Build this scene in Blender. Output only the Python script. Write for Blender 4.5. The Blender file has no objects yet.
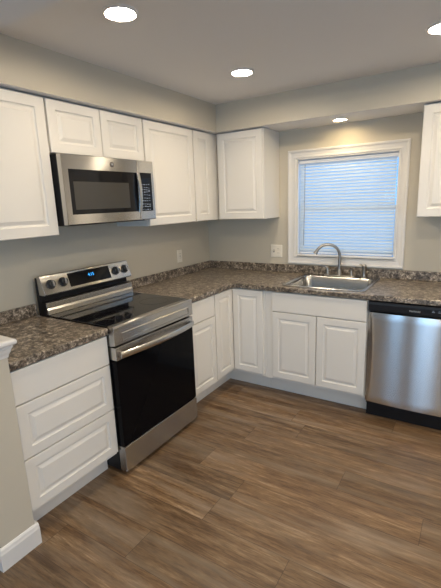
import bpy, bmesh, math, random
from mathutils import Vector, Matrix

# ------------------------------------------------------------------ camera, light, exposure
scn = bpy.context.scene
COL = scn.collection
cam_data = bpy.data.cameras.new('camera')
cam = bpy.data.objects.new('camera', cam_data)
COL.objects.link(cam)
RIGHT = Vector((0.8468793449233768, 0.5305585167311376, -0.03609758255350101))
UP = Vector((-0.0867983302484787, 0.20487913099538604, 0.9749310701524757))
BACK = Vector((0.5246536238397936, -0.8225157761445249, 0.21955949759721544))
m = Matrix((RIGHT, UP, BACK)).transposed().to_4x4()
m.translation = Vector((2.3122, -3.4440, 1.5595))
cam.matrix_world = m
cam_data.sensor_fit = 'VERTICAL'
cam_data.sensor_height = 24.0
cam_data.lens = 404.978 / 588 * 24.0
cam_data.clip_start = 0.02
scn.camera = cam
scn.view_settings.view_transform = 'Standard'
scn.view_settings.look = 'None'
scn.view_settings.gamma = 1
scn.view_settings.use_curve_mapping = False
scn.view_settings.exposure = 0.31
LAMP_STRENGTH = 200
LAMP_COLOR = (1.0, 0.83, 0.61)
SKY_COLOR = (0.18, 0.49, 1.0)
SKY_STRENGTH = 1.35

DAY_COLOR = (0.48, 0.72, 1.0)
def fill_daylight(name, loc, rot, sx_, sy_, power):
    # daylight lamp added outside a glazed opening to brighten the room
    ld = bpy.data.lights.new(name, 'AREA')
    ld.shape = 'RECTANGLE'
    ld.size, ld.size_y = sx_, sy_
    ld.energy = power
    ld.color = DAY_COLOR
    lo = bpy.data.objects.new(name, ld)
    lo.location = loc
    lo.rotation_euler = rot
    COL.objects.link(lo)
fill_daylight('fill_daylight_patio_door', (1.93, -6.5, 1.1), (math.pi / 2, 0, 0), 0.85, 2.0, 24)
fill_daylight('fill_daylight_dining_window', (0.68, -6.5, 1.3), (math.pi / 2, 0, 0), 0.6, 1.5, 16)
fill_daylight('fill_daylight_side', (4.45, -3.2, 1.45), (math.pi / 2, 0, math.pi / 2), 2.2, 1.5, 20)  # side fill, goes with the added side window

world = bpy.data.worlds.new('evening_sky')
scn.world = world
world.use_nodes = True
wn = world.node_tree.nodes
wl = world.node_tree.links
wn.clear()
wo = wn.new('ShaderNodeOutputWorld')
wb = wn.new('ShaderNodeBackground')
wb.inputs['Color'].default_value = (*SKY_COLOR, 1)
wb.inputs['Strength'].default_value = SKY_STRENGTH
wl.new(wb.outputs[0], wo.inputs[0])

# ------------------------------------------------------------------ materials
def mat(name, color, rough=0.5, metal=0.0, **kw):
    mt = bpy.data.materials.new(name)
    mt.use_nodes = True
    b = mt.node_tree.nodes['Principled BSDF']
    b.inputs['Base Color'].default_value = (*color, 1)
    b.inputs['Roughness'].default_value = rough
    b.inputs['Metallic'].default_value = metal
    for k, v in kw.items():
        b.inputs[k].default_value = v
    return mt

def NN(mt):
    nt = mt.node_tree
    return nt, nt.nodes, nt.links, nt.nodes['Principled BSDF']

def math_node(nt, op, a, b=None, c=None):
    n = nt.nodes.new('ShaderNodeMath')
    n.operation = op
    for i, v in enumerate((a, b, c)):
        if v is None:
            continue
        if isinstance(v, (int, float)):
            n.inputs[i].default_value = v
        else:
            nt.links.new(v, n.inputs[i])
    return n.outputs[0]

def ramp(nt, fac, stops):
    r = nt.nodes.new('ShaderNodeValToRGB')
    e = r.color_ramp.elements
    while len(e) < len(stops):
        e.new(0.5)
    for i, (p, c) in enumerate(stops):
        e[i].position = p
        e[i].color = (*c, 1)
    nt.links.new(fac, r.inputs[0])
    return r.outputs[0]

def noise(nt, vec, scale, detail=2, rough=0.5, dist=0.0):
    n = nt.nodes.new('ShaderNodeTexNoise')
    n.inputs['Scale'].default_value = scale
    n.inputs['Detail'].default_value = detail
    n.inputs['Roughness'].default_value = rough
    n.inputs['Distortion'].default_value = dist
    if vec is not None:
        nt.links.new(vec, n.inputs['Vector'])
    return n.outputs['Fac']

def stretched(nt, scale):
    tc = nt.nodes.new('ShaderNodeTexCoord')
    mp = nt.nodes.new('ShaderNodeMapping')
    mp.inputs['Scale'].default_value = scale
    nt.links.new(tc.outputs['Object'], mp.inputs['Vector'])
    return mp.outputs[0]

def bump(nt, b, h, strength, dist):
    bn = nt.nodes.new('ShaderNodeBump')
    bn.inputs['Strength'].default_value = strength
    bn.inputs['Distance'].default_value = dist
    nt.links.new(h, bn.inputs['Height'])
    nt.links.new(bn.outputs[0], b.inputs['Normal'])

def wall_paint(name, color, rough=0.55, b_s=0.15):
    mt = mat(name, color, rough)
    nt, ns, ls, b = NN(mt)
    v = stretched(nt, (1, 1, 1))
    bump(nt, b, noise(nt, v, 160, 3), b_s, 0.001)
    return mt

M = {}
M['wall'] = wall_paint('greige_wall_paint', (0.585, 0.535, 0.435), 0.5)
M['ceiling'] = wall_paint('white_ceiling_paint', (0.80, 0.775, 0.75), 0.8)
M['cab'] = mat('white_cabinet_finish', (0.765, 0.74, 0.69), 0.36)
M['trim'] = mat('white_trim_paint', (0.74, 0.725, 0.70), 0.35)
M['black'] = mat('black_plastic', (0.012, 0.012, 0.014), 0.32)
M['black_glass'] = mat('black_glass', (0.006, 0.006, 0.008), 0.06)
M['oven_glass'] = mat('oven_door_glass', (0.004, 0.004, 0.005), 0.09)
M['oven_glass'].node_tree.nodes['Principled BSDF'].inputs['Specular IOR Level'].default_value = 0.3
M['mw_screen'] = mat('microwave_window_mesh', (0.045, 0.043, 0.039), 0.14)
M['vinyl'] = mat('white_vinyl', (0.82, 0.83, 0.84), 0.35)
M['plate'] = mat('ivory_plastic', (0.78, 0.74, 0.65), 0.35)
M['cooktop'] = mat('cooktop_glass', (0.006, 0.006, 0.008), 0.05)
for k_, v_ in (('oven_glass', 0.07), ('black_glass', 0.28), ('black', 0.25)):
    M[k_].node_tree.nodes['Principled BSDF'].inputs['Specular IOR Level'].default_value = v_
M['dark'] = mat('dark_slot', (0.03, 0.028, 0.025), 0.6)
M['chrome'] = mat('brushed_nickel', (0.36, 0.34, 0.31), 0.28, 1.0)
M['grey_print'] = mat('pale_print', (0.50, 0.52, 0.55), 0.5)
M['blue_print'] = mat('keypad_print', (0.34, 0.40, 0.50), 0.5)
M['badge'] = mat('dark_badge', (0.13, 0.12, 0.11), 0.35, 0.6)
M['knob'] = mat('dark_knob', (0.03, 0.03, 0.032), 0.3)
M['knob_metal'] = mat('knob_cap_metal', (0.30, 0.30, 0.31), 0.35, 0.9)
M['burner'] = mat('burner_ring_print', (0.045, 0.045, 0.048), 0.25)

def emit(name, color, strength):
    mt = bpy.data.materials.new(name)
    mt.use_nodes = True
    n = mt.node_tree.nodes
    n.clear()
    o = n.new('ShaderNodeOutputMaterial')
    e = n.new('ShaderNodeEmission')
    e.inputs[0].default_value = (*color, 1)
    e.inputs[1].default_value = strength
    mt.node_tree.links.new(e.outputs[0], o.inputs[0])
    return mt
M['lens'] = emit('glowing_lamp_lens', LAMP_COLOR, LAMP_STRENGTH)
M['digit'] = emit('blue_clock_digits', (0.05, 0.42, 1.0), 1.6)

def steel(name, scale, base=(0.60, 0.585, 0.56), rough=0.24, aniso=0.75):
    mt = mat(name, base, rough, 1.0)
    nt, ns, ls, b = NN(mt)
    v = stretched(nt, scale)
    f = noise(nt, v, 1.0, 3, 0.6)
    mr = nt.nodes.new('ShaderNodeMapRange')
    mr.inputs['To Min'].default_value = rough - 0.012
    mr.inputs['To Max'].default_value = rough + 0.015
    ls.new(f, mr.inputs['Value'])
    ls.new(mr.outputs[0], b.inputs['Roughness'])
    if aniso:
        tg = nt.nodes.new('ShaderNodeTangent')
        tg.direction_type = 'RADIAL'
        tg.axis = 'Z'
        ls.new(tg.outputs[0], b.inputs['Tangent'])
        b.inputs['Anisotropic'].default_value = aniso
        b.inputs['Anisotropic Rotation'].default_value = 0.25
    else:
        bump(nt, b, f, 0.1, 0.0006)
    return mt
M['steel_y'] = steel('brushed_steel_range', (30, 6, 900), (0.54, 0.525, 0.50), 0.25, 1.0)
M['steel_x'] = steel('brushed_steel_dishwasher', (6, 30, 900), (0.60, 0.60, 0.60), 0.25, 1.0)
M['steel_h'] = mat('polished_steel', (0.56, 0.545, 0.52), 0.24, 1.0)
M['sink'] = mat('sink_steel', (0.42, 0.425, 0.425), 0.22, 1.0)

# granite-look laminate
mt = mat('granite_laminate', (0.1, 0.08, 0.06), 0.30)
nt, ns, ls, b = NN(mt)
geo = nt.nodes.new('ShaderNodeNewGeometry')
P = geo.outputs['Position']
f1 = noise(nt, P, 32, 8, 0.78, 0.5)
base = ramp(nt, f1, [(0.37, (0.028, 0.024, 0.020)), (0.46, (0.10, 0.083, 0.066)), (0.54, (0.25, 0.215, 0.175)), (0.65, (0.54, 0.495, 0.43))])
f2 = noise(nt, P, 85, 4, 0.7, 0.4)
veins = ramp(nt, f2, [(0.40, (0.12, 0.10, 0.09)), (0.5, (0.5, 0.48, 0.46)), (0.64, (0.95, 0.92, 0.88))])
mx = nt.nodes.new('ShaderNodeMix')
mx.data_type = 'RGBA'
mx.blend_type = 'OVERLAY'
mx.inputs[0].default_value = 0.75
ls.new(base, mx.inputs[6])
ls.new(veins, mx.inputs[7])
ls.new(mx.outputs[2], b.inputs['Base Color'])
M['granite'] = mt

# vinyl plank floor, planks run along x
mt = mat('wood_plank_floor', (0.1, 0.06, 0.04), 0.38)
nt, ns, ls, b = NN(mt)
geo = nt.nodes.new('ShaderNodeNewGeometry')
sx = nt.nodes.new('ShaderNodeSeparateXYZ')
ls.new(geo.outputs['Position'], sx.inputs[0])
X, Y = sx.outputs[0], sx.outputs[1]
PW, PL = 0.182, 1.22
yr = math_node(nt, 'DIVIDE', math_node(nt, 'ADD', Y, 10.05), PW)
row = math_node(nt, 'FLOOR', yr)
fy = math_node(nt, 'FRACT', yr)
wn1 = nt.nodes.new('ShaderNodeTexWhiteNoise')
wn1.noise_dimensions = '1D'
ls.new(row, wn1.inputs['W'])
xr = math_node(nt, 'ADD', math_node(nt, 'DIVIDE', X, PL), math_node(nt, 'MULTIPLY', wn1.outputs['Value'], 7.3))
colm = math_node(nt, 'FLOOR', xr)
fx = math_node(nt, 'FRACT', xr)
cb = nt.nodes.new('ShaderNodeCombineXYZ')
ls.new(row, cb.inputs[0])
ls.new(colm, cb.inputs[1])
wn2 = nt.nodes.new('ShaderNodeTexWhiteNoise')
wn2.noise_dimensions = '3D'
ls.new(cb.outputs[0], wn2.inputs['Vector'])
rnd = wn2.outputs['Value']
gx = math_node(nt, 'ADD', math_node(nt, 'MULTIPLY', X, 1.0), math_node(nt, 'MULTIPLY', rnd, 37.0))
cg = nt.nodes.new('ShaderNodeCombineXYZ')
ls.new(gx, cg.inputs[0])
ls.new(math_node(nt, 'MULTIPLY', Y, 9.0), cg.inputs[1])
ls.new(math_node(nt, 'MULTIPLY', rnd, 11.0), cg.inputs[2])
g1 = noise(nt, cg.outputs[0], 2.8, 9, 0.74, 0.25)
cg2 = nt.nodes.new('ShaderNodeCombineXYZ')
ls.new(math_node(nt, 'MULTIPLY', gx, 5.0), cg2.inputs[0])
ls.new(math_node(nt, 'MULTIPLY', Y, 60.0), cg2.inputs[1])
g2 = noise(nt, cg2.outputs[0], 2.2, 4, 0.7, 0.3)
wood = ramp(nt, g1, [(0.30, (0.075, 0.040, 0.019)), (0.43, (0.135, 0.077, 0.038)), (0.54, (0.20, 0.122, 0.063)), (0.68, (0.33, 0.235, 0.145))])
fine = ramp(nt, g2, [(0.32, (0.22, 0.22, 0.22)), (0.5, (0.5, 0.5, 0.5)), (0.68, (0.74, 0.74, 0.73))])
m1 = nt.nodes.new('ShaderNodeMix')
m1.data_type = 'RGBA'
m1.blend_type = 'OVERLAY'
m1.inputs[0].default_value = 0.65
ls.new(wood, m1.inputs[6])
ls.new(fine, m1.inputs[7])
# grey weathered wash patches
w1 = noise(nt, cg.outputs[0], 1.1, 3, 0.6, 0.5)
wf = nt.nodes.new('ShaderNodeMapRange')
wf.inputs['From Min'].default_value = 0.47
wf.inputs['From Max'].default_value = 0.68
wf.inputs['To Max'].default_value = 0.6
ls.new(w1, wf.inputs['Value'])
m2 = nt.nodes.new('ShaderNodeMix')
m2.data_type = 'RGBA'
ls.new(wf.outputs[0], m2.inputs[0])
ls.new(m1.outputs[2], m2.inputs[6])
m2.inputs[7].default_value = (0.26, 0.205, 0.15, 1)
# per plank tone
hs = nt.nodes.new('ShaderNodeHueSaturation')
ls.new(m2.outputs[2], hs.inputs['Color'])
mr = nt.nodes.new('ShaderNodeMapRange')
mr.inputs['To Min'].default_value = 0.72
mr.inputs['To Max'].default_value = 1.08
ls.new(rnd, mr.inputs['Value'])
ls.new(mr.outputs[0], hs.inputs['Value'])
# joints
ey = math_node(nt, 'MINIMUM', fy, math_node(nt, 'SUBTRACT', 1.0, fy))
ex = math_node(nt, 'MINIMUM', fx, math_node(nt, 'SUBTRACT', 1.0, fx))
jy = math_node(nt, 'LESS_THAN', ey, 0.0075)
jx = math_node(nt, 'LESS_THAN', ex, 0.0012)
j = math_node(nt, 'MAXIMUM', jy, jx)
m3 = nt.nodes.new('ShaderNodeMix')
m3.data_type = 'RGBA'
ls.new(math_node(nt, 'MULTIPLY', j, 0.6), m3.inputs[0])
ls.new(hs.outputs[0], m3.inputs[6])
m3.inputs[7].default_value = (0.03, 0.018, 0.012, 1)
ls.new(m3.outputs[2], b.inputs['Base Color'])
bump(nt, b, g2, 0.15, 0.001)
M['floor'] = mt

# window glass: clear pane with a mirror-like skin
mt = bpy.data.materials.new('clear_window_glass')
mt.use_nodes = True
nt = mt.node_tree
nt.nodes.clear()
o = nt.nodes.new('ShaderNodeOutputMaterial')
tr = nt.nodes.new('ShaderNodeBsdfTransparent')
tr.inputs[0].default_value = (0.93, 0.96, 0.96, 1)
gl = nt.nodes.new('ShaderNodeBsdfGlossy')
gl.inputs['Roughness'].default_value = 0.02
ms = nt.nodes.new('ShaderNodeMixShader')
ms.inputs[0].default_value = 0.07
nt.links.new(tr.outputs[0], ms.inputs[1])
nt.links.new(gl.outputs[0], ms.inputs[2])
nt.links.new(ms.outputs[0], o.inputs[0])
M['glass'] = mt

# translucent blind slats
mt = bpy.data.materials.new('translucent_blind_slats')
mt.use_nodes = True
nt = mt.node_tree
nt.nodes.clear()
o = nt.nodes.new('ShaderNodeOutputMaterial')
df = nt.nodes.new('ShaderNodeBsdfPrincipled')
df.inputs['Base Color'].default_value = (0.85, 0.86, 0.87, 1)
df.inputs['Roughness'].default_value = 0.4
tl = nt.nodes.new('ShaderNodeBsdfTranslucent')
tl.inputs[0].default_value = (0.86, 0.95, 0.96, 1)
ms = nt.nodes.new('ShaderNodeMixShader')
ms.inputs[0].default_value = 0.5
nt.links.new(df.outputs[0], ms.inputs[1])
nt.links.new(tl.outputs[0], ms.inputs[2])
nt.links.new(ms.outputs[0], o.inputs[0])
M['slat'] = mt

# ------------------------------------------------------------------ mesh helpers
WORLD = {}

class MB:
    """collects shapes in place coordinates, builds one mesh object"""
    def __init__(self):
        self.bm = bmesh.new()
        self.mi = 0

    def face(self, vs):
        try:
            f = self.bm.faces.new(vs)
            f.material_index = self.mi
            return f
        except ValueError:
            return None

    def box(self, a, b):
        x0, x1 = sorted((a[0], b[0])); y0, y1 = sorted((a[1], b[1])); z0, z1 = sorted((a[2], b[2]))
        v = [self.bm.verts.new(p) for p in ((x0, y0, z0), (x1, y0, z0), (x1, y1, z0), (x0, y1, z0), (x0, y0, z1), (x1, y0, z1), (x1, y1, z1), (x0, y1, z1))]
        for q in ((0, 3, 2, 1), (4, 5, 6, 7), (0, 1, 5, 4), (1, 2, 6, 5), (2, 3, 7, 6), (3, 0, 4, 7)):
            self.face([v[i] for i in q])
        return self

    def prism(self, pts, axis, a, b):
        """closed outline pts in the plane across axis, swept from a to b"""
        def mk(p, t):
            if axis == 0: return (t, p[0], p[1])
            if axis == 1: return (p[0], t, p[1])
            return (p[0], p[1], t)
        v0 = [self.bm.verts.new(mk(p, a)) for p in pts]
        v1 = [self.bm.verts.new(mk(p, b)) for p in pts]
        n = len(pts)
        for i in range(n):
            self.face([v0[i], v0[(i + 1) % n], v1[(i + 1) % n], v1[i]])
        self.face(v0[::-1])
        self.face(v1)
        return self

    def lathe(self, prof, c, axis=(0, 0, 1), n=32):
        """prof: (radius, height) list turned around axis through c; radius 0 closes"""
        A = Vector(axis).normalized()
        U = A.orthogonal().normalized()
        W = A.cross(U)
        c = Vector(c)
        rings = []
        for r, h in prof:
            if r < 1e-6:
                rings.append([self.bm.verts.new(c + A * h)])
            else:
                rings.append([self.bm.verts.new(c + A * h + (U * math.cos(2 * math.pi * k / n) + W * math.sin(2 * math.pi * k / n)) * r) for k in range(n)])
        for p, q in zip(rings, rings[1:]):
            for k in range(n):
                k2 = (k + 1) % n
                if len(p) == 1 and len(q) == 1: continue
                if len(p) == 1: self.face([p[0], q[k2], q[k]])
                elif len(q) == 1: self.face([p[k], p[k2], q[0]])
                else: self.face([p[k], p[k2], q[k2], q[k]])
        return self

    def tube(self, path, rad, n=14, cap=True):
        path = [Vector(p) for p in path]
        rs = rad if isinstance(rad, (list, tuple)) else [rad] * len(path)
        rings = []
        t = (path[1] - path[0]).normalized()
        U = t.orthogonal().normalized()
        for i, p in enumerate(path):
            if i == 0: t = path[1] - path[0]
            elif i == len(path) - 1: t = path[-1] - path[-2]
            else: t = path[i + 1] - path[i - 1]
            t.normalize()
            U = (U - t * U.dot(t)).normalized()
            W = t.cross(U)
            rings.append([self.bm.verts.new(p + (U * math.cos(2 * math.pi * k / n) + W * math.sin(2 * math.pi * k / n)) * rs[i]) for k in range(n)])
        for p, q in zip(rings, rings[1:]):
            for k in range(n):
                k2 = (k + 1) % n
                self.face([p[k], p[k2], q[k2], q[k]])
        if cap:
            self.face(rings[0][::-1]); self.face(rings[-1])
        return self

    def build(self, name, material, parent=None, bevel=0.0, smooth=False, segs=2):
        bm = self.bm
        bmesh.ops.recalc_face_normals(bm, faces=bm.faces)
        xs = [v.co.x for v in bm.verts]; ys = [v.co.y for v in bm.verts]; zs = [v.co.z for v in bm.verts]
        c = Vector(((min(xs) + max(xs)) / 2, (min(ys) + max(ys)) / 2, min(zs)))
        for v in bm.verts: v.co -= c
        if smooth:
            for f in bm.faces: f.smooth = True
        me = bpy.data.meshes.new(name)
        bm.to_mesh(me)
        bm.free()
        mats = material if isinstance(material, (list, tuple)) else [material]
        for x in mats: me.materials.append(x)
        o = bpy.data.objects.new(name, me)
        COL.objects.link(o)
        return place(o, c, parent, bevel, smooth, segs)

def place(o, c, parent, bevel=0.0, smooth=False, segs=2):
    WORLD[o] = Vector(c)
    if parent is not None:
        o.parent = parent
        o.location = Vector(c) - WORLD[parent]
    else:
        o.location = c
    if bevel > 0:
        md = o.modifiers.new('bevel', 'BEVEL')
        md.width = bevel
        md.segments = segs
        md.limit_method = 'ANGLE'
        md.angle_limit = math.radians(40)
        md.harden_normals = False
    if smooth:
        md = o.modifiers.new('edge', 'EDGE_SPLIT')
        md.split_angle = math.radians(38)
    return o

def box(name, a, b, material, parent=None, bevel=0.0):
    return MB().box(a, b).build(name, material, parent, bevel)

def thing(name, loc, label, cat, group=None):
    o = bpy.data.objects.new(name, None)
    o.empty_display_size = 0.1
    COL.objects.link(o)
    o.location = loc
    WORLD[o] = Vector(loc)
    return tag(o, label, cat, group)

def tag(o, label, cat, group=None, kind=None):
    o['label'] = label
    o['category'] = cat
    if group: o['group'] = group
    if kind: o['kind'] = kind
    return o

def struct(o, label=None):
    o['kind'] = 'structure'
    if label: o['label'] = label
    return o

# frames: L = fronts facing +x on the left wall, B = fronts facing -y on the back wall
def L(u, w, n): return Vector((n, u, w))
def B(u, w, n): return Vector((u, -n, w))

def panel_mb(F, u0, u1, w0, w1, n, t=0.019, raised=True, rail=0.055):
    """cabinet door or drawer front whose outer face lies at distance n from the wall"""
    mb = MB()
    prof = [(0, -t), (0, -0.004), (0.0012, -0.0012), (0.004, 0)]
    if raised:
        prof += [(rail, 0), (rail + 0.003, -0.006), (rail + 0.008, -0.0085), (rail + 0.013, -0.0085), (rail + 0.029, -0.0015), (rail + 0.031, -0.0002)]
    rings = []
    for i, d in prof:
        rings.append([mb.bm.verts.new(F(u, w, n + d)) for u, w in ((u0 + i, w0 + i), (u1 - i, w0 + i), (u1 - i, w1 - i), (u0 + i, w1 - i))])
    for p, q in zip(rings, rings[1:]):
        for k in range(4):
            mb.face([p[k], p[(k + 1) % 4], q[(k + 1) % 4], q[k]])
    mb.face(rings[0][::-1]); mb.face(rings[-1])
    return mb

def door(F, parent, u0, u1, w0, w1, n, raised=True, rail=0.055, name='door'):
    return panel_mb(F, u0, u1, w0, w1, n, raised=raised, rail=rail).build(name, M['cab'], parent)

# ------------------------------------------------------------------ measurements (metres)
D = 0.328        # face of wall cabinet doors
C = 0.649        # front edge of counters
FD = 0.636       # face of base cabinet doors
UB, UT = 1.414, 2.138
SD = 0.372       # soffit depth
ZC = 2.357
XR, YF = 4.1, -6.2
PY0, PY1 = -2.72, -2.558   # half wall
CT, CB = 0.914, 0.876
WX0, WX1, WZ0, WZ1 = 0.951, 1.775, 1.068, 1.893   # window opening

# ------------------------------------------------------------------ room shell
struct(box('floor', (-0.12, YF - 0.12, -0.06), (XR + 0.12, 0.14, 0), M['floor']), 'brown wood-look plank floor with grey weathered streaks')
struct(box('ceiling', (-0.12, YF - 0.12, ZC), (XR + 0.12, 0.14, ZC + 0.1), M['ceiling']), 'flat white ceiling')
struct(box('wall_left', (-0.12, YF, 0), (0, 0, ZC), M['wall']), 'greige painted wall behind the range')
SIDE = (-4.3, -2.1, 0.75, 2.1)
mb = MB()
for a_, b_ in (((XR, YF, 0), (XR + 0.12, SIDE[0], ZC)), ((XR, SIDE[1], 0), (XR + 0.12, 0, ZC)), ((XR, SIDE[0], 0), (XR + 0.12, SIDE[1], SIDE[2])), ((XR, SIDE[0], SIDE[3]), (XR + 0.12, SIDE[1], ZC))):
    mb.box(a_, b_)
struct(mb.build('wall_right', M['wall']))

def wall_with_holes(name, x0, x1, y0, y1, holes):
    """wall in the x-z plane between y0 and y1 with rectangular openings"""
    mb = MB()
    xs = sorted({x0, x1, *[h[0] for h in holes], *[h[1] for h in holes]})
    zs = sorted({0, ZC, *[h[2] for h in holes], *[h[3] for h in holes]})
    def solid(i, k):
        if i < 0 or k < 0 or i >= len(xs) - 1 or k >= len(zs) - 1: return False
        cx, cz = (xs[i] + xs[i + 1]) / 2, (zs[k] + zs[k + 1]) / 2
        return not any(h[0] < cx < h[1] and h[2] < cz < h[3] for h in holes)
    V = {}
    def vert(x, y, z):
        if (x, y, z) not in V: V[(x, y, z)] = mb.bm.verts.new((x, y, z))
        return V[(x, y, z)]
    for i in range(len(xs) - 1):
        for k in range(len(zs) - 1):
            if not solid(i, k): continue
            a, b2, c, d = xs[i], xs[i + 1], zs[k], zs[k + 1]
            for y in (y0, y1):
                mb.face([vert(a, y, c), vert(b2, y, c), vert(b2, y, d), vert(a, y, d)])
            if not solid(i - 1, k): mb.face([vert(a, y0, c), vert(a, y1, c), vert(a, y1, d), vert(a, y0, d)])
            if not solid(i + 1, k): mb.face([vert(b2, y0, c), vert(b2, y1, c), vert(b2, y1, d), vert(b2, y0, d)])
            if not solid(i, k - 1): mb.face([vert(a, y0, c), vert(b2, y0, c), vert(b2, y1, c), vert(a, y1, c)])
            if not solid(i, k + 1): mb.face([vert(a, y0, d), vert(b2, y0, d), vert(b2, y1, d), vert(a, y1, d)])
    return mb.build(name, M['wall'])

struct(wall_with_holes('wall_back', -0.12, XR + 0.12, 0, 0.14, [(WX0, WX1, WZ0, WZ1)]), 'greige painted wall around the sink window')
PATIO = [(0.38, 0.98, 0.55, 2.05), (1.48, 2.38, 0.05, 2.08)]
struct(wall_with_holes('wall_front', -0.12, XR + 0.12, YF - 0.12, YF, PATIO))

# soffits: greige faces, white underside
def soffit(name, a, b, label):
    mb = MB().box(a, b)
    mb.bm.faces.ensure_lookup_table()
    lo = min(a[2], b[2])
    for f in mb.bm.faces:
        if all(abs(v.co.z - lo) < 1e-6 for v in f.verts): f.material_index = 1
    return struct(mb.build(name, [M['wall'], M['ceiling']]), label)
soffit('wall_soffit_left', (0, PY1, 2.142), (SD, 0, ZC), 'greige soffit above the left wall cabinets')
soffit('wall_soffit_back', (SD, -SD, 2.142), (XR, 0, ZC), 'greige soffit above the window, white underneath')
soffit('wall_header', (0, PY0, 2.142), (XR, PY1, ZC), 'header beam above the half wall')

# half wall with cap and baseboard
hw = struct(box('wall_half', (0, PY0, 0), (0.655, PY1, 0.975), M['wall']), 'end of greige half wall with white cap')
mb = MB()
cx, cy0, cy1 = 0.655, PY0, PY1
def ring_rect(x1, ya, yb, z): return [mb.bm.verts.new(p) for p in ((0.0, ya, z), (x1, ya, z), (x1, yb, z), (0.0, yb, z))]
prev = None
for off, z in ((0.003, 0.948), (0.005, 0.960), (0.011, 0.972), (0.014, 0.984), (0.019, 0.993), (0.019, 1.002), (0.029, 1.004), (0.033, 1.010), (0.033, 1.019), (0.029, 1.026), (0.022, 1.028)):
    r = ring_rect(cx + off, cy0 - off, cy1 + min(off, 0.036), z)
    if prev:
        for k in range(4): mb.face([prev[k], prev[(k + 1) % 4], r[(k + 1) % 4], r[k]])
    else: mb.face(r[::-1])
    prev = r
mb.face(prev)
mb.build('cap', M['trim'], hw)['label'] = 'white moulded cap on half wall'
# baseboard profile swept round the three open faces of the half wall
mb = MB()
prev = None
for off, z in ((0.014, 0.0), (0.014, 0.082), (0.011, 0.090), (0.009, 0.100), (0.004, 0.108), (0.0, 0.110)):
    pts = [(0.0, cy0 - off), (cx + off, cy0 - off), (cx + off, -2.542 if off > 0.001 else cy1), (cx - 0.075, -2.542 if off > 0.001 else cy1)]
    r = [mb.bm.verts.new((x, y, z)) for x, y in pts]
    if prev:
        for k in range(3): mb.face([prev[k], prev[k + 1], r[k + 1], r[k]])
    prev = r
struct(mb.build('baseboard_half', M['trim']), 'white baseboard around the foot of the half wall')
# other baseboards of the dining side
struct(box('baseboard_right', (XR - 0.015, YF, 0), (XR, 0, 0.11), M['trim'], None, 0.004))
struct(box('baseboard_left', (0, YF, 0), (0.015, PY0 - 0.015, 0.11), M['trim'], None, 0.004))
struct(box('baseboard_back', (2.36, -0.015, 0), (XR - 0.016, 0, 0.11), M['trim'], None, 0.004))

# ------------------------------------------------------------------ window_1 over the sink
win = struct(bpy.data.objects.new('window_1', None), 'white cased double-hung window above the sink')
COL.objects.link(win)
win.location = (1.36, 0, WZ0); WORLD[win] = Vector(win.location)
# casing: mitred moulding, profile (inset from outer edge, projection)
mb = MB()
ox0, ox1, oz0, oz1 = 0.868, 1.838, 0.9995, 1.972
prof = [(0.0, 0.0), (0.0, 0.019), (0.004, 0.022), (0.016, 0.022), (0.020, 0.017), (0.030, 0.014), (0.050, 0.013), (0.058, 0.016), (0.066, 0.016), (0.070, 0.010), (0.078, 0.010), (0.078, 0.0)]
rings = []
for i, d in prof:
    rings.append([mb.bm.verts.new((x, -d, z)) for x, z in ((ox0 + i, oz0 + min(i, 0.065)), (ox1 - i, oz0 + min(i, 0.065)), (ox1 - i, oz1 - i), (ox0 + i, oz1 - i))])
for p, q in zip(rings, rings[1:]):
    for k in range(4): mb.face([p[k], p[(k + 1) % 4], q[(k + 1) % 4], q[k]])
mb.build('casing', M['trim'], win)
# jamb liner
mb = MB()
e = 0.004
mb.box((WX0, 0.001, WZ0), (WX0 + e, 0.13, WZ1)).box((WX1 - e, 0.001, WZ0), (WX1, 0.13, WZ1))
mb.box((WX0 + e, 0.001, WZ1 - e), (WX1 - e, 0.13, WZ1)).box((WX0 + e, 0.001, WZ0), (WX1 - e, 0.13, WZ0 + e))
mb.build('jamb', M['vinyl'], win)
box('sill', (WX0 + e, -0.030, WZ0 + e), (WX1 - e, 0.062, WZ0 + 0.018), M['trim'], win, 0.003)
ZM = 1.478
def sash(z0, z1, y, fr, name):
    s = MB()
    a, c = WX0 + e, WX1 - e
    s.box((a, y, z0), (a + fr, y + 0.028, z1)).box((c - fr, y, z0), (c, y + 0.028, z1))
    s.box((a + fr, y, z0), (c - fr, y + 0.028, z0 + 0.036)).box((a + fr, y, z1 - 0.032), (c - fr, y + 0.028, z1))
    so = s.build(name, M['vinyl'], win, 0.002)
    box('pane', (a + fr - 0.004, y + 0.012, z0 + 0.030), (c - fr + 0.004, y + 0.015, z1 - 0.028), M['glass'], so)
sash(ZM - 0.018, WZ1 - e, 0.098, 0.010, 'upper_sash')
sash(WZ0 + 0.021, ZM + 0.018, 0.066, 0.030, 'lower_sash')

# blind
bx0, bx1 = WX0 + 0.012, WX1 - 0.030
bl = thing('window_blind', (1.36, 0.03, WZ0), 'white mini blind lowered over the window above the sink', 'blind')
mb = MB()
top, bot, pitch = WZ1 - 0.040, WZ0 + 0.040, 0.0256
z = top - 0.01
th = math.radians(62)
while z > bot:
    # gently crowned slat, tilted with its room side lower
    pts = []
    N = 4
    for k in range(N + 1):
        s = (k / N - 0.5) * 0.0245
        cr = 0.0022 * (1 - (2 * k / N - 1) ** 2)
        pts.append((0.032 + s * math.cos(th) + cr * math.sin(th) * -1, z + s * math.sin(th) + cr * math.cos(th)))
    up_ = [(y, zz + 0.0005) for y, zz in pts]
    mb.prism(pts + up_[::-1], 0, bx0, bx1)
    z -= pitch
mb.build('slats', M['slat'], bl)
MB().box((WX0 + 0.008, 0.014, WZ1 - 0.036), (WX1 - 0.008, 0.052, WZ1 - 0.008)).build('headrail', M['vinyl'], bl, 0.003)
box('bottom_rail', (bx0, 0.020, bot - 0.016), (bx1, 0.044, bot - 0.004), M['vinyl'], bl, 0.003)
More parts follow.
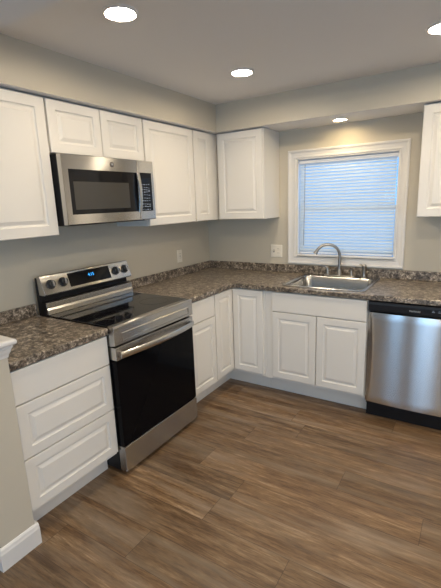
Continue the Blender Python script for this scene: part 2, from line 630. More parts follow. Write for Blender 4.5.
MB().tube([(bx0 + 0.052, 0.008, WZ1 - 0.045), (bx0 + 0.050, 0.008, WZ1 - 0.4), (bx0 + 0.042, 0.008, WZ1 - 0.73)], 0.0032, 8).build('tilt_wand', mat('clear_wand_plastic', (0.42, 0.45, 0.48), 0.2), bl, smooth=True)
for x in (bx0 + 0.12, (bx0 + bx1) / 2, bx1 - 0.12):
    MB().tube([(x, 0.0165, WZ1 - 0.03), (x, 0.0165, bot - 0.008)], 0.0009, 6).build('ladder_cord', M['vinyl'], bl)

# unseen dining side glazing behind the camera, placed for light and dishwasher reflections
def glazing(name, h, bars):
    x0, x1, z0, z1 = h
    w = struct(bpy.data.objects.new(name, None))
    COL.objects.link(w); w.location = ((x0 + x1) / 2, YF, z0); WORLD[w] = Vector(w.location)
    mb = MB()
    f = 0.06
    mb.box((x0, YF - 0.09, z0), (x0 + f, YF - 0.03, z1)).box((x1 - f, YF - 0.09, z0), (x1, YF - 0.03, z1))
    mb.box((x0 + f, YF - 0.09, z0), (x1 - f, YF - 0.03, z0 + f)).box((x0 + f, YF - 0.09, z1 - f), (x1 - f, YF - 0.03, z1))
    for bxx in bars: mb.box((bxx - 0.05, YF - 0.09, z0 + f), (bxx + 0.05, YF - 0.03, z1 - f))
    mb.build('frame', M['vinyl'], w)
    box('pane', (x0 + 0.03, YF - 0.062, z0 + 0.03), (x1 - 0.03, YF - 0.058, z1 - 0.03), M['glass'], w)
glazing('window_2', PATIO[0], [])
glazing('door_1', PATIO[1], [])

w3 = struct(bpy.data.objects.new('added_side_window', None))  # side window added out of view to let in more light
COL.objects.link(w3); w3.location = (XR, -3.2, SIDE[2]); WORLD[w3] = Vector(w3.location)
mb = MB()
for a_, b_ in ((SIDE[0], SIDE[0] + 0.06), (-3.23, -3.17), (SIDE[1] - 0.06, SIDE[1])):
    mb.box((XR + 0.03, a_, SIDE[2]), (XR + 0.09, b_, SIDE[3]))
for a_, b_ in ((SIDE[2], SIDE[2] + 0.06), (SIDE[3] - 0.06, SIDE[3])):
    mb.box((XR + 0.032, SIDE[0] + 0.06, a_), (XR + 0.088, SIDE[1] - 0.06, b_))
mb.build('frame', M['vinyl'], w3)
box('pane', (XR + 0.058, SIDE[0] + 0.03, SIDE[2] + 0.03), (XR + 0.062, SIDE[1] - 0.03, SIDE[3] - 0.03), M['glass'], w3)

# ------------------------------------------------------------------ recessed lights
M['warm_lens'] = emit('warm_lamp_lens', (1.0, 0.76, 0.42), 85)
def downlight(x, y, z, r, label, lens='lens'):
    t = thing('recessed_light', (x, y, z), label, 'ceiling light', 'recessed ceiling lights')
    MB().lathe([(r + 0.020, 0.0), (r + 0.020, -0.003), (r + 0.014, -0.010), (r + 0.010, -0.011), (r + 0.001, -0.001)], (x, y, z), n=40).build('trim_ring', M['trim'], t, smooth=True)
    MB().lathe([(0, -0.0015), (r, -0.0015), (r, -0.003), (0, -0.003)], (x, y, z), n=40).build('lens', M[lens], t)
    return t
downlight(0.958, -2.024, ZC, 0.056, 'large round recessed light nearest the half wall, above the range')
downlight(0.973, -0.999, ZC, 0.056, 'round recessed ceiling light nearest the inner corner of the room')
downlight(2.085, -0.985, ZC, 0.056, 'recessed ceiling light in front of the dishwasher, at the right picture edge')
downlight(1.364, -0.201, 2.142, 0.042, 'small recessed light in the soffit underside above the sink window', 'warm_lens')
downlight(2.085, -2.018, ZC, 0.060, 'unseen recessed ceiling light on the camera side of the kitchen')  # out of view, added to complete the grid and its light
downlight(3.2, -0.98, ZC, 0.060, 'added unseen recessed light farthest right along the window wall')  # added to brighten the left soffit and cabinets
downlight(3.2, -2.02, ZC, 0.060, 'added unseen recessed light farthest right near the dining side')  # second added fill light, out of view at the right

# dome fixture added on the unseen dining side as fill light
t = thing('added_dome_light', (3.1, -4.6, ZC), 'added round frosted dome light over the unseen dining side, for fill', 'ceiling light')
MB().lathe([(0, -0.001), (0.19, -0.001), (0.19, -0.022), (0, -0.022)], (3.1, -4.6, ZC), n=40).build('base', M['trim'], t)
MB().lathe([(0.175, -0.023), (0.170, -0.045), (0.145, -0.075), (0.10, -0.095), (0.05, -0.104), (0, -0.106)], (3.1, -4.6, ZC), n=40).build('glass_shade', emit('fill_dome_glow', (1.0, 0.86, 0.67), 75), t, smooth=True)

# ------------------------------------------------------------------ wall cabinets
def wall_cab_body(F, parent, u0, u1, z0, z1, side=None):
    mb = MB()
    def bx(ua, ub, wa, wb, na, nb):
        a, b2 = F(ua, wa, na), F(ub, wb, nb)
        mb.box(a, b2)
    dp = D - 0.020
    bx(u0 + 0.014, u1 - 0.014, z0 + 0.016, z1, 0.001, dp - 0.018)
    bx(u0, u0 + 0.014, z0, z1, 0.001, dp - 0.018)
    bx(u1 - 0.014, u1, z0, z1, 0.001, dp - 0.018)
    bx(u0, u1, z0, z1, dp - 0.018, dp)
    return mb.build('body', M['cab'], parent, 0.0008)

t = thing('wall_cabinet', (0.16, -2.27, UB), 'tall white wall cabinet left of the microwave, cut by the picture edge', 'cabinet')
wall_cab_body(L, t, -2.553, -1.982, UB, UT)
door(L, t, -2.548, -1.987, UB + 0.002, UT - 0.006, D)
t = thing('wall_cabinet', (0.16, -1.61, 1.856), 'short white two-door wall cabinet directly above the microwave', 'cabinet')
wall_cab_body(L, t, -1.978, -1.2371, 1.856, UT)
door(L, t, -1.973, -1.612, 1.858, UT - 0.006, D, rail=0.052)
door(L, t, -1.606, -1.242, 1.858, UT - 0.006, D, rail=0.052)
t = thing('wall_cabinet', (0.16, -0.95, UB), 'white single-door wall cabinet immediately right of the microwave', 'cabinet')
wall_cab_body(L, t, -1.234, -0.660, UB, UT)
door(L, t, -1.229, -0.665, UB + 0.002, UT - 0.006, D)
t = thing('wall_cabinet', (0.16, -0.33, UB), 'white wall cabinet with narrow door, on the left wall in the corner', 'cabinet')
wall_cab_body(L, t, -0.657, -0.002, UB, UT)
door(L, t, -0.651, -0.412, UB + 0.002, UT - 0.006, D)
t = thing('wall_cabinet', (0.56, -0.16, UB), 'white wall cabinet on the back wall between corner and window', 'cabinet')
wall_cab_body(B, t, D + 0.002, 0.780, UB, UT)
door(B, t, D + 0.022, 0.773, UB + 0.002, UT - 0.006, D)
t = thing('wall_cabinet', (2.25, -0.16, UB), 'white wall cabinet right of the window, cut by the picture edge', 'cabinet')
wall_cab_body(B, t, 1.944, 2.55, UB, UT)
door(B, t, 1.947, 2.547, UB + 0.002, UT - 0.006, D)

# ------------------------------------------------------------------ base cabinets
TK, TKX = 0.135, 0.522
def base_body(F, parent, u0, u1):
    a, b2 = F(u0, TK, 0.002), F(u1, CB - 0.001, FD - 0.020)
    MB().box(a, b2).build('body', M['cab'], parent, 0.0008)
    box('toe_kick', F(u0, 0.0, TKX - 0.016), F(u1, TK, TKX), M['cab'], parent)

t = thing('base_cabinet', (0.3, -2.27, 0), 'white base cabinet with three drawers between half wall and range', 'cabinet')
base_body(L, t, -2.555, -1.990)
door(L, t, -2.549, -1.993, 0.705, 0.868, FD, False, name='drawer_front')
door(L, t, -2.549, -1.993, 0.431, 0.699, FD, True, 0.050, name='drawer_front')
door(L, t, -2.549, -1.993, 0.155, 0.425, FD, True, 0.050, name='drawer_front')

t = thing('base_cabinet', (0.3, -1.08, 0), 'narrow white base cabinet with drawer over door, right of the range', 'cabinet')
base_body(L, t, -1.256, -0.902)
door(L, t, -1.253, -0.908, 0.708, 0.868, FD, False, name='drawer_front')
door(L, t, -1.253, -0.908, 0.155, 0.702, FD, True, 0.050)

t = thing('corner_base_cabinet', (0.45, -0.45, 0), 'white corner base cabinet with two narrow full-height doors', 'cabinet')
mb = MB()
f0 = FD - 0.020
mb.prism([(0.002, -0.002), (0.002, -0.900), (f0, -0.900), (f0, -f0), (0.930, -f0), (0.930, -0.002)], 2, TK, CB - 0.001)
mb.build('body', M['cab'], t, 0.0008)
mb = MB()
mb.prism([(TKX, -0.900), (TKX, -TKX), (0.930, -TKX), (0.930, -TKX + 0.016), (TKX - 0.016, -TKX + 0.016), (TKX - 0.016, -0.900)], 2, 0, TK)
mb.build('toe_kick', M['cab'], t)
door(L, t, -0.896, -FD - 0.0015, 0.160, 0.868, FD, True, 0.050)
door(B, t, FD + 0.0015, 0.912, 0.160, 0.868, FD, True, 0.050)

t = thing('sink_base_cabinet', (1.33, -0.3, 0), 'white two-door base cabinet under the sink', 'cabinet')
mb = MB()   # open-topped carcass so the sink bowl hangs inside
s0, s1 = 0.932, 1.717
mb.box((s0, -f0, TK), (s1, -f0 + 0.019, CB - 0.001))
mb.box((s0, -f0 + 0.019, TK), (s0 + 0.016, -0.002, CB - 0.001)).box((s1 - 0.016, -f0 + 0.019, TK), (s1, -0.002, CB - 0.001))
mb.box((s0 + 0.016, -f0 + 0.019, TK), (s1 - 0.016, -0.002, TK + 0.016))
mb.build('body', M['cab'], t, 0.0008)
box('toe_kick', (s0, -TKX, 0), (s1, -TKX + 0.016, TK), M['cab'], t)
door(B, t, 0.995, 1.713, 0.716, 0.868, FD, False, name='false_drawer_front')
door(B, t, 0.995, 1.351, 0.160, 0.710, FD, True, 0.050)
door(B, t, 1.357, 1.713, 0.160, 0.710, FD, True, 0.050)

# ------------------------------------------------------------------ countertops
def counter(name, outline_cells, xs, ys, label, splash):
    mb = MB()
    V = {}
    def vv(x, y, z):
        k = (x, y, z)
        if k not in V: V[k] = mb.bm.verts.new(k)
        return V[k]
    def solid(i, k): return 0 <= i < len(xs) - 1 and 0 <= k < len(ys) - 1 and (i, k) in outline_cells
    for i, k in outline_cells:
        a, b2, c, d = xs[i], xs[i + 1], ys[k], ys[k + 1]
        for z in (CB, CT): mb.face([vv(a, c, z), vv(b2, c, z), vv(b2, d, z), vv(a, d, z)])
        if not solid(i - 1, k): mb.face([vv(a, c, CB), vv(a, d, CB), vv(a, d, CT), vv(a, c, CT)])
        if not solid(i + 1, k): mb.face([vv(b2, c, CB), vv(b2, d, CB), vv(b2, d, CT), vv(b2, c, CT)])
        if not solid(i, k - 1): mb.face([vv(a, c, CB), vv(b2, c, CB), vv(b2, c, CT), vv(a, c, CT)])
        if not solid(i, k + 1): mb.face([vv(a, d, CB), vv(b2, d, CB), vv(b2, d, CT), vv(a, d, CT)])
    o = mb.build(name, M['granite'], None, 0.007, segs=3)
    tag(o, label, 'countertop')
    if splash:
        splash(o)
    return o
SX0, SX1, SY0, SY1 = 1.070, 1.660, -0.560, -0.120
BS = 0.988
counter('countertop', {(0, 0)}, [0.001, C], [-2.555, -1.989], 'short brown granite-look countertop between half wall and range',
        lambda o: box('backsplash', (0.001, -2.555, CT + 0.0005), (0.020, -1.989, BS), M['granite'], o, 0.004))
xs = [0.001, C, SX0, SX1, 2.352]
ys = [-1.243, -C, SY0, SY1, -0.001]
cells = {(0, 0), (0, 1), (0, 2), (0, 3), (1, 1), (1, 2), (1, 3), (2, 1), (2, 3), (3, 1), (3, 2), (3, 3)}
def lsplash(o):
    mb = MB()
    mb.prism([(0.001, -0.001), (0.001, -1.243), (0.020, -1.243), (0.020, -0.020), (2.352, -0.020), (2.352, -0.001)], 2, CT + 0.0005, BS)
    mb.build('backsplash', M['granite'], o, 0.004)
counter('countertop', cells, xs, ys, 'long L-shaped brown granite-look countertop around the corner and sink', lsplash)

# ------------------------------------------------------------------ sink and faucet
t = thing('kitchen_sink', (1.365, -0.34, CT), 'stainless steel drop-in sink in the countertop under the window', 'sink')
mb = MB()
def rrect(x0, x1, y0, y1, r, z, n=6):
    out = []
    for cx_, cy_, a0 in ((x1 - r, y1 - r, 0), (x0 + r, y1 - r, 90), (x0 + r, y0 + r, 180), (x1 - r, y0 + r, 270)):
        for k in range(n + 1):
            a = math.radians(a0 + 90 * k / n)
            out.append(mb.bm.verts.new((cx_ + r * math.cos(a), cy_ + r * math.sin(a), z)))
    return out
R0 = (1.050, 1.683, -0.592, -0.030)
rr = [rrect(*R0, 0.03, CT + 0.001), rrect(*R0, 0.03, CT + 0.004),
      rrect(R0[0] + 0.004, R0[1] - 0.004, R0[2] + 0.004, R0[3] - 0.004, 0.028, CT + 0.008),
      rrect(R0[0] + 0.016, R0[1] - 0.016, R0[2] + 0.016, R0[3] - 0.016, 0.024, CT + 0.009),
      rrect(R0[0] + 0.028, R0[1] - 0.028, R0[2] + 0.026, -0.128, 0.05, CT + 0.006),
      rrect(R0[0] + 0.034, R0[1] - 0.034, R0[2] + 0.034, -0.134, 0.05, CT - 0.003),
      rrect(R0[0] + 0.046, R0[1] - 0.046, R0[2] + 0.046, -0.146, 0.06, CT - 0.150),
      rrect(R0[0] + 0.070, R0[1] - 0.070, R0[2] + 0.070, -0.170, 0.06, CT - 0.172)]
for p, q in zip(rr, rr[1:]):
    n = len(p)
    for k in range(n): mb.face([p[k], p[(k + 1) % n], q[(k + 1) % n], q[k]])
mb.face(rr[-1])
mb.build('basin', M['sink'], t, smooth=True)
MB().lathe([(0, 0.001), (0.030, 0.001), (0.040, 0.004), (0.044, 0.0005)], (1.366, -0.36, CT - 0.172), n=28).build('drain', M['chrome'], t, smooth=True)

ZD = CT + 0.009
fb = Vector((1.357, -0.078, ZD))
t = thing('kitchen_faucet', fb, 'brushed nickel gooseneck faucet with two lever handles behind the sink', 'faucet')
MB().box((1.357 - 0.125, -0.104, ZD), (1.357 + 0.125, -0.052, ZD + 0.010)).build('base_plate', M['chrome'], t, 0.004)
dirv = Vector((-0.86, -0.51, 0)).normalized()
R_ = 0.103
zc_ = 1.088
path = [fb + Vector((0, 0, h)) for h in (0.012, 0.06, 0.12)] + [Vector((fb.x, fb.y, zc_))]
for k in range(1, 15):
    a = math.radians(180 - k * 10.9)
    path.append(Vector((fb.x, fb.y, zc_)) + dirv * (R_ + R_ * math.cos(a)) + Vector((0, 0, R_ * math.sin(a))))
rads = [0.0150, 0.0140, 0.0130] + [0.0122] * (len(path) - 3)
MB().tube(path, rads, 16).build('gooseneck', M['chrome'], t, smooth=True)
end = path[-1]; dr = (path[-1] - path[-2]).normalized()
MB().lathe([(0, -0.016), (0.0125, -0.016), (0.0140, 0.0), (0.0175, 0.018), (0.0175, 0.022), (0.012, 0.023), (0, 0.023)], end, dr, 18).build('spray_tip', M['chrome'], t, smooth=True)
MB().lathe([(0, 0.010), (0.024, 0.010), (0.022, 0.020), (0.0165, 0.030), (0.0165, 0.046), (0.0135, 0.050), (0, 0.050)], fb, n=24).build('collar', M['chrome'], t, smooth=True)
for sgn, lab in ((-1, None), (1, None)):
    hb = fb + Vector(((-0.100 if sgn < 0 else 0.098), 0, 0.010))
    h = MB().lathe([(0, 0), (0.018, 0), (0.015, 0.012), (0.0125, 0.022), (0.0125, 0.034), (0.009, 0.040), (0, 0.041)], hb, n=20).build('handle', M['chrome'], t, smooth=True)
    k_ = 1.45 if sgn < 0 else 0.85
    lp = [hb + Vector((sgn * dx * k_, -0.012 * dx / 0.06, dz)) for dx, dz in ((0.0, 0.030), (0.002, 0.046), (0.009, 0.060), (0.020, 0.068), (0.032, 0.071), (0.042, 0.070))]
    MB().tube(lp, [0.011, 0.011, 0.0105, 0.010, 0.009, 0.0075], 12).build('lever', M['chrome'], h, smooth=True)
sp = Vector((1.556, -0.078, ZD))
t = thing('side_sprayer', sp, 'nickel pull-out side sprayer standing right of the gooseneck faucet', 'faucet sprayer')
MB().lathe([(0, 0), (0.023, 0), (0.020, 0.010), (0.016, 0.022), (0.016, 0.030), (0, 0.030)], sp, n=22).build('holder', M['chrome'], t, smooth=True)
MB().lathe([(0, 0.0305), (0.0155, 0.0305), (0.0145, 0.05), (0.0165, 0.078), (0.0195, 0.088), (0.0195, 0.098), (0.014, 0.106), (0, 0.108)], sp, n=22).build('wand', M['chrome'], t, smooth=True)
MB().tube([sp + Vector((-0.008, -0.004, 0.096)), sp + Vector((-0.026, -0.012, 0.108)), sp + Vector((-0.034, -0.016, 0.106))], [0.008, 0.008, 0.0065], 10).build('trigger', M['chrome'], t, smooth=True)

# ------------------------------------------------------------------ microwave
MY0, MY1, MZ0, MZ1 = -1.976, -1.246, 1.466, 1.850
t = thing('microwave', (0.2, -1.61, MZ0), 'stainless over-the-range microwave with black glass door, above the range', 'microwave')
MB().box((0.002, MY0 + 0.004, MZ0), (0.365, MY1 - 0.004, MZ1)).build('body', M['black'], t, 0.004)
MS = -1.399
XF = 0.402
# door: steel frame around dark glass
def frame_mb(u0, u1, w0, w1, iu0, iu1, iw0, iw1, n0, n1, F=L):
    mb = MB()
    o_ = [(u0, w0), (u1, w0), (u1, w1), (u0, w1)]
    i_ = [(iu0, iw0), (iu1, iw0), (iu1, iw1), (iu0, iw1)]
    R4 = [[mb.bm.verts.new(F(u, w, n)) for u, w in pts] for pts, n in ((o_, n0), (o_, n1 - 0.003), ([(u0 + .003, w0 + .003), (u1 - .003, w0 + .003), (u1 - .003, w1 - .003), (u0 + .003, w1 - .003)], n1), (i_, n1), (i_, n0))]
    for p, q in zip(R4, R4[1:] + R4[:1]):
        for k in range(4): mb.face([p[k], p[(k + 1) % 4], q[(k + 1) % 4], q[k]])
    return mb
dr_ = frame_mb(MY0, MS - 0.002, MZ0 + 0.002, MZ1 - 0.002, MY0 + 0.036, MS - 0.004, 1.524, 1.770, 0.366, XF).build('door', M['steel_y'], t)
box('door_glass', (0.367, MY0 + 0.0365, 1.5245), (XF - 0.003, MS - 0.0045, 1.7695), M['black_glass'], dr_)
box('door_screen', (XF - 0.003, -1.912, 1.550), (XF - 0.0022, -1.485, 1.704), M['mw_screen'], dr_)
# curved vertical handle
mb = MB()
hp = []
for k in range(13):
    s = k / 12
    hp.append((XF + 0.007 + 0.014 * math.sin(math.pi * s), -1.402, 1.522 + 0.248 * s))
for k in range(12):
    pass
vs = []
for (x, y, z_) in hp:
    w_ = 0.013
    vs.append([mb.bm.verts.new(p) for p in ((x - 0.006, y - w_, z_), (x + 0.002, y - w_ * 0.85, z_), (x + 0.005, y, z_), (x + 0.002, y + w_ * 0.85, z_), (x - 0.006, y + w_, z_))])
for p, q in zip(vs, vs[1:]):
    for k in range(5): mb.face([p[k], p[(k + 1) % 5], q[(k + 1) % 5], q[k]])
mb.face(vs[0][::-1]); mb.face(vs[-1])
mb.build('handle', M['steel_h'], dr_, smooth=True)
cp = frame_mb(MS + 0.0015, MY1, MZ0 + 0.002, MZ1 - 0.002, MS + 0.012, MY1 - 0.024, 1.524, 1.772, 0.366, XF).build('control_panel', M['steel_y'], t)
box('keypad', (0.367, MS + 0.0125, 1.5245), (XF - 0.002, MY1 - 0.0245, 1.7715), M['black_glass'], cp)
random.seed(4)
mb = MB()
for r in range(11):
    zz = 1.535 + r * 0.018
    if r == 10: continue
    for c_ in range(4):
        yy = MS + 0.034 + c_ * 0.022
        w_ = random.uniform(0.006, 0.017); zz += random.uniform(-0.003, 0.003)
        hh = random.uniform(0.0025, 0.005)
        mb.box((XF - 0.0022, yy - w_ / 2, zz), (XF - 0.0012, yy + w_ / 2, zz + hh))
mb.build('key_legends', M['blue_print'], cp)
lc = (XF + 0.0005, -1.617, 1.809)
bd = MB().lathe([(0, 0), (0.0155, 0), (0.0155, 0.0015), (0.0135, 0.0025), (0, 0.0025)], lc, (1, 0, 0), 32).build('badge', M['badge'], dr_, smooth=True)

def text(name, body, size, loc, rot, material, parent, depth=0.0003, align='CENTER'):
    cu = bpy.data.curves.new(name, 'FONT')
    cu.body = body
    cu.size = size
    cu.extrude = depth
    cu.align_x = align
    cu.align_y = 'CENTER'
    cu.materials.append(material)
    o = bpy.data.objects.new(name, cu)
    dg = o.evaluated_get(bpy.context.evaluated_depsgraph_get())
    me = bpy.data.meshes.new_from_object(dg)
    me.materials.clear()
    me.materials.append(material)
    bpy.data.objects.remove(o)
    o = bpy.data.objects.new(name, me)
    COL.objects.link(o)
    o.rotation_euler = rot
    return place(o, Vector(loc), parent)
ROTL = (math.pi / 2, 0, math.pi / 2)
ROTB = (math.pi / 2, 0, 0)
text('monogram', 'GE', 0.015, (XF + 0.0034, -1.617, 1.809), ROTL, M['grey_print'], bd)
MB().box((0.06, MY0 + 0.05, MZ0 - 0.006), (0.34, MY1 - 0.05, MZ0 - 0.0005)).build('grease_filter', M['black'], t, 0.002)

# ------------------------------------------------------------------ range
RY0, RY1 = -1.986, -1.262
CY1 = -1.246   # right end of the raised console
t = thing('electric_range', (0.35, -1.61, 0), 'stainless electric range with black glass cooktop under the microwave', 'range')
MB().box((0.030, RY0 + 0.002, 0.020), (0.628, RY1 - 0.002, 0.905)).build('body', M['black'], t, 0.002)
box('cooktop', (0.106, RY0, 0.906), (0.640, RY1, 0.922), M['cooktop'], t, 0.003)
ck = [o for o in t.children if o.name.startswith('cooktop')][0]
for (x, y, r) in ((0.25, -1.80, 0.075), (0.25, -1.42, 0.075), (0.48, -1.80, 0.105), (0.48, -1.42, 0.095)):
    MB().lathe([(r, 0.0), (r + 0.0025, 0.0), (r + 0.0025, 0.0003), (r, 0.0003), (r, 0)], (x, y, 0.9221), n=48).build('burner_ring', M['burner'], ck)
# front fascia of the cooktop with its pressed outline
fa = MB().prism([(0.6405, 0.906), (0.6405, 0.922), (0.674, 0.922), (0.682, 0.918), (0.684, 0.910), (0.684, 0.812), (0.650, 0.806), (0.629, 0.806), (0.629, 0.906)], 1, RY0, RY1)
fa = fa.build('front_fascia', M['steel_y'], t, 0.001)
mb = MB()
mb.bm.free(); mb = frame_mb(RY0 + 0.055, RY1 - 0.045, 0.824, 0.876, RY0 + 0.060, RY1 - 0.050, 0.829, 0.871, 0.6835, 0.6875)
mb.build('trim_outline', M['steel_h'], fa)
# backguard: riser, recess and tilted console
bgx = 0.100
MB().prism([(0.030, 0.906), (0.030, 1.150), (0.052, 1.150), (0.062, 1.000), (0.104, 1.000), (0.104, 0.906)], 1, RY0 + 0.001, CY1 - 0.001).build('backguard', M['black'], t, 0.001)
MB().prism([(0.1045, 0.923), (0.1045, 0.994), (0.106, 0.998), (0.112, 0.994), (0.114, 0.962), (0.122, 0.950), (0.126, 0.923)], 1, RY0 + 0.004, CY1 - 0.004).build('riser', M['steel_h'], t, 0.0008)
TX, TZ, BX_, BZ = 0.078, 1.160, 0.118, 1.048
mb = MB().prism([(TX - 0.030, TZ - 0.004), (TX - 0.006, TZ + 0.003), (TX, TZ), (BX_, BZ), (BX_ - 0.006, BZ - 0.006), (TX - 0.030, BZ - 0.006)], 1, RY0 + 0.001, CY1 - 0.001)
con = mb.build('console', M['steel_y'], t, 0.0015)
slope = Vector((TX - BX_, 0, TZ - BZ)); H_ = slope.length; slope.normalize()
nrm = Vector((slope.z, 0, -slope.x))
def cpt(y, h, n): return Vector((BX_, y, BZ)) + slope * (h * H_) + nrm * n
def cbox(name, y0, y1, h0, h1, n0, n1, material, parent):
    mb = MB()
    v = [mb.bm.verts.new(cpt(y, h, n)) for n in (n0, n1) for y, h in ((y0, h0), (y1, h0), (y1, h1), (y0, h1))]
    for q in ((0, 3, 2, 1), (4, 5, 6, 7), (0, 1, 5, 4), (1, 2, 6, 5), (2, 3, 7, 6), (3, 0, 4, 7)): mb.face([v[i] for i in q])
    return mb.build(name, material, parent)
dsp = cbox('display', -1.789, -1.441, 0.14, 0.90, -0.002, 0.0015, M['black_glass'], con)
tilt = math.atan2(-slope.x, slope.z)
o = text('clock_digits', '4:15', 0.030, cpt(-1.607, 0.60, 0.0022), (math.pi / 2 - tilt, 0, math.pi / 2), M['digit'], dsp)
for y in (-1.925, -1.835, -1.386, -1.298):
    c0 = cpt(y, 0.50, 0.0)
    kn = MB().lathe([(0, 0.0005), (0.0300, 0.0005), (0.0300, 0.004), (0.0255, 0.007), (0.0240, 0.022), (0.0215, 0.026), (0, 0.0265)], c0, nrm, 28).build('knob', M['knob'], t, smooth=True)
    g = MB()
    a = c0 + nrm * 0.0268
    v = [g.bm.verts.new(a + slope * s_ * 0.0195 + Vector((0, q_ * 0.0060, 0)) + nrm * n_) for n_ in (0, 0.010) for s_, q_ in ((-1, -1), (-1, 1), (1, 1), (1, -1))]
    for q in ((0, 3, 2, 1), (4, 5, 6, 7), (0, 1, 5, 4), (1, 2, 6, 5), (2, 3, 7, 6), (3, 0, 4, 7)): g.face([v[i] for i in q])
    g.build('grip', M['knob_metal'], kn, 0.002)
# oven door
od = MB().box((0.6295, RY0 + 0.003, 0.192), (0.680, RY1 - 0.003, 0.724)).build('oven_door', M['oven_glass'], t, 0.002)
MB().box((0.6295, RY0 + 0.003, 0.7245), (0.684, RY1 - 0.003, 0.799)).build('top_rail', M['steel_y'], od, 0.002)
box('inner_window', (0.680, RY0 + 0.12, 0.33), (0.6802, RY1 - 0.12, 0.62), M['oven_glass'], od)
mb = MB()
vs = []
K = 24
for k in range(K + 1):
    s = k / K
    y = RY0 + 0.022 + (RY1 - RY0 - 0.044) * s
    bow = 0.020 + 0.040 * math.sin(math.pi * s) ** 0.8
    cxh, czh = 0.682 + bow, 0.756 + 0.004 * math.sin(math.pi * s)
    ring = []
    for q in range(12):
        a = 2 * math.pi * q / 12
        ring.append(mb.bm.verts.new((cxh + 0.008 * math.cos(a), y, czh + 0.0185 * math.sin(a))))
    vs.append(ring)
for p, q in zip(vs, vs[1:]):
    for k in range(12): mb.face([p[k], p[(k + 1) % 12], q[(k + 1) % 12], q[k]])
mb.face(vs[0][::-1]); mb.face(vs[-1])
for s in (0.02, 0.98):
    y = RY0 + 0.022 + (RY1 - RY0 - 0.044) * s
    mb.box((0.6825, y - 0.011, 0.740), (0.704, y + 0.011, 0.772))
mb.build('handle', M['steel_h'], od, smooth=True)
MB().box((0.6295, RY0 + 0.003, 0.028), (0.683, RY1 - 0.003, 0.186)).build('storage_drawer', M['steel_y'], t, 0.002)
for x in (0.60, 0.08):
    for y in (RY0 + 0.04, RY1 - 0.04):
        MB().lathe([(0, 0), (0.018, 0), (0.018, 0.010), (0.008, 0.012), (0.008, 0.0195), (0, 0.0195)], (x, y, 0), n=16).build('foot', M['black'], t, smooth=True)

# ------------------------------------------------------------------ dishwasher
WX = 1.721
t = thing('dishwasher', (WX + 0.3, -0.3, 0), 'stainless front dishwasher with black control strip, right of the sink cabinet', 'dishwasher')
MB().box((WX + 0.004, -0.600, 0.100), (WX + 0.604, -0.010, 0.868)).build('body', M['black'], t)
# bowed steel door
mb = MB()
NX, NZ = 56, 24
dx0, dx1, dz0, dz1 = WX + 0.002, WX + 0.606, 0.130, 0.792
g = []
for i in range(NX + 1):
    colv = []
    for k in range(NZ + 1):
        u, w = i / NX, k / NZ
        zz = dz0 + (dz1 - dz0) * w
        edge = 0.045 + 0.0 * w
        # side lip that narrows to top and bottom: long curved crease
        crease = 0.085 * math.sin(math.pi * w) ** 0.6 if 0 < w < 1 else 0.0
        uu = min(u, 1 - u)
        base = 0.014 * math.sin(math.pi * u)
        lip = 0.013 * min(1.0, uu / max(crease * 0.7 + 0.012, 1e-3))
        round_z = 0.006 * (1 - min(1, min(w, 1 - w) / 0.03)) ** 2
        colv.append(mb.bm.verts.new((dx0 + (dx1 - dx0) * u, -(0.630 + base + lip - round_z), zz)))
    g.append(colv)
for i in range(NX):
    for k in range(NZ): mb.face([g[i][k], g[i + 1][k], g[i + 1][k + 1], g[i][k + 1]])
bk = [[mb.bm.verts.new((dx0 + (dx1 - dx0) * i / NX, -0.602, z_)) for z_ in (dz0, dz1)] for i in range(NX + 1)]
for i in range(NX):
    mb.face([g[i][0], bk[i][0], bk[i + 1][0], g[i + 1][0]])
    mb.face([g[i][NZ], bk[i][1], bk[i + 1][1], g[i + 1][NZ]])
    mb.face([bk[i][0], bk[i][1], bk[i + 1][1], bk[i + 1][0]])
mb.face([*[g[0][k] for k in range(NZ + 1)], bk[0][1], bk[0][0]])
mb.face([*[g[NX][k] for k in range(NZ + 1)], bk[NX][1], bk[NX][0]])
mb.build('door', M['steel_x'], t, smooth=True)
cpn = MB().prism([(-0.602, 0.800), (-0.602, 0.872), (-0.634, 0.872), (-0.646, 0.866), (-0.650, 0.850), (-0.648, 0.806), (-0.640, 0.800)], 0, dx0, dx1).build('control_panel', M['black'], t, 0.001)
text('brand_lettering', 'FRIGIDAIRE', 0.013, (WX + 0.292, -0.6512, 0.829), ROTB, M['grey_print'], cpn)
mb = MB()
for k in range(5):
    x = WX + 0.39 + k * 0.035
    mb.box((x, -0.6508, 0.834), (x + 0.016, -0.6500, 0.8365)).box((x + 0.003, -0.6508, 0.842), (x + 0.012, -0.6500, 0.8445))
mb.build('button_legends', M['blue_print'], cpn)
MB().box((WX + 0.006, -0.585, 0.002), (WX + 0.602, -0.570, 0.126)).build('toe_panel', M['black'], t, 0.001)

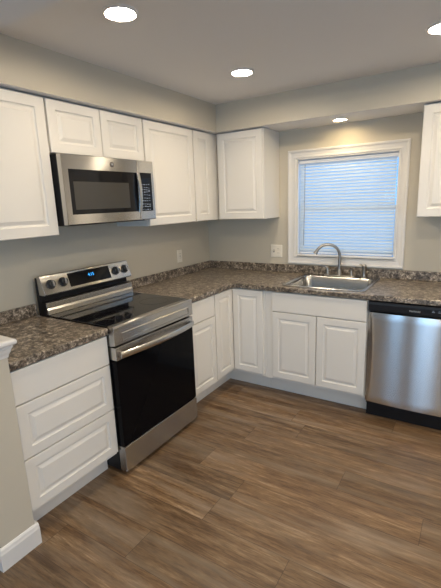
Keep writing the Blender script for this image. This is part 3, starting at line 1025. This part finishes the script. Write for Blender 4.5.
# ------------------------------------------------------------------ outlets
def plate(F, parent, u, w, wd, ht):
    mb = MB()
    rings = []
    for i, n in ((0, 0.0005), (0, 0.003), (0.004, 0.0062), (0.006, 0.0065)):
        rings.append([mb.bm.verts.new(F(a, b_, n)) for a, b_ in ((u - wd / 2 + i, w - ht / 2 + i), (u + wd / 2 - i, w - ht / 2 + i), (u + wd / 2 - i, w + ht / 2 - i), (u - wd / 2 + i, w + ht / 2 - i))])
    for p, q in zip(rings, rings[1:]):
        for k in range(4): mb.face([p[k], p[(k + 1) % 4], q[(k + 1) % 4], q[k]])
    mb.face(rings[0][::-1]); mb.face(rings[-1])
    return mb.build('cover_plate', M['plate'], parent)
def receptacle(F, parent, u, w):
    for s in (-1, 1):
        a, b_ = F(u - 0.016, w + s * 0.0195 - 0.0135, 0.0066), F(u + 0.016, w + s * 0.0195 + 0.0135, 0.0085)
        r = MB().box(a, b_).build('receptacle', M['plate'], parent, 0.002)
        mb = MB()
        for du in (-0.0065, 0.0065):
            mb.box(F(u + du - 0.0012, w + s * 0.0195 - 0.002, 0.0086), F(u + du + 0.0012, w + s * 0.0195 + 0.006, 0.0089))
        mb.build('slot', M['dark'], r)
def axis_of(F): return F(0, 0, 1)
oy, oz = -0.498, 1.094
t = thing('duplex_outlet', (0.0, oy, oz), 'single ivory duplex outlet on the left wall above the counter', 'electrical outlet')
plate(L, t, oy, oz, 0.070, 0.116)
receptacle(L, t, oy, oz)
MB().lathe([(0, 0.0066), (0.0045, 0.0066), (0.004, 0.008), (0, 0.0083)], (0, oy, oz), (1, 0, 0), 14).build('screw', M['dark'], t)
ox, oz = 0.748, 1.106
t = thing('double_gang_outlet', (ox, 0.0, oz), 'wide ivory switch and outlet plate on the back wall beside the window', 'switch plate')
plate(B, t, ox, oz, 0.116, 0.116)
tg = MB().box(B(ox - 0.028, oz - 0.012, 0.0066), B(ox - 0.018, oz + 0.012, 0.0076)).build('toggle_slot', M['dark'], t)
MB().prism([(-0.0077, oz - 0.004), (-0.0077, oz + 0.006), (-0.018, oz + 0.011), (-0.018, oz + 0.006)], 0, ox - 0.0262, ox - 0.0198).build('toggle', M['plate'], t)
receptacle(B, t, ox + 0.023, oz)
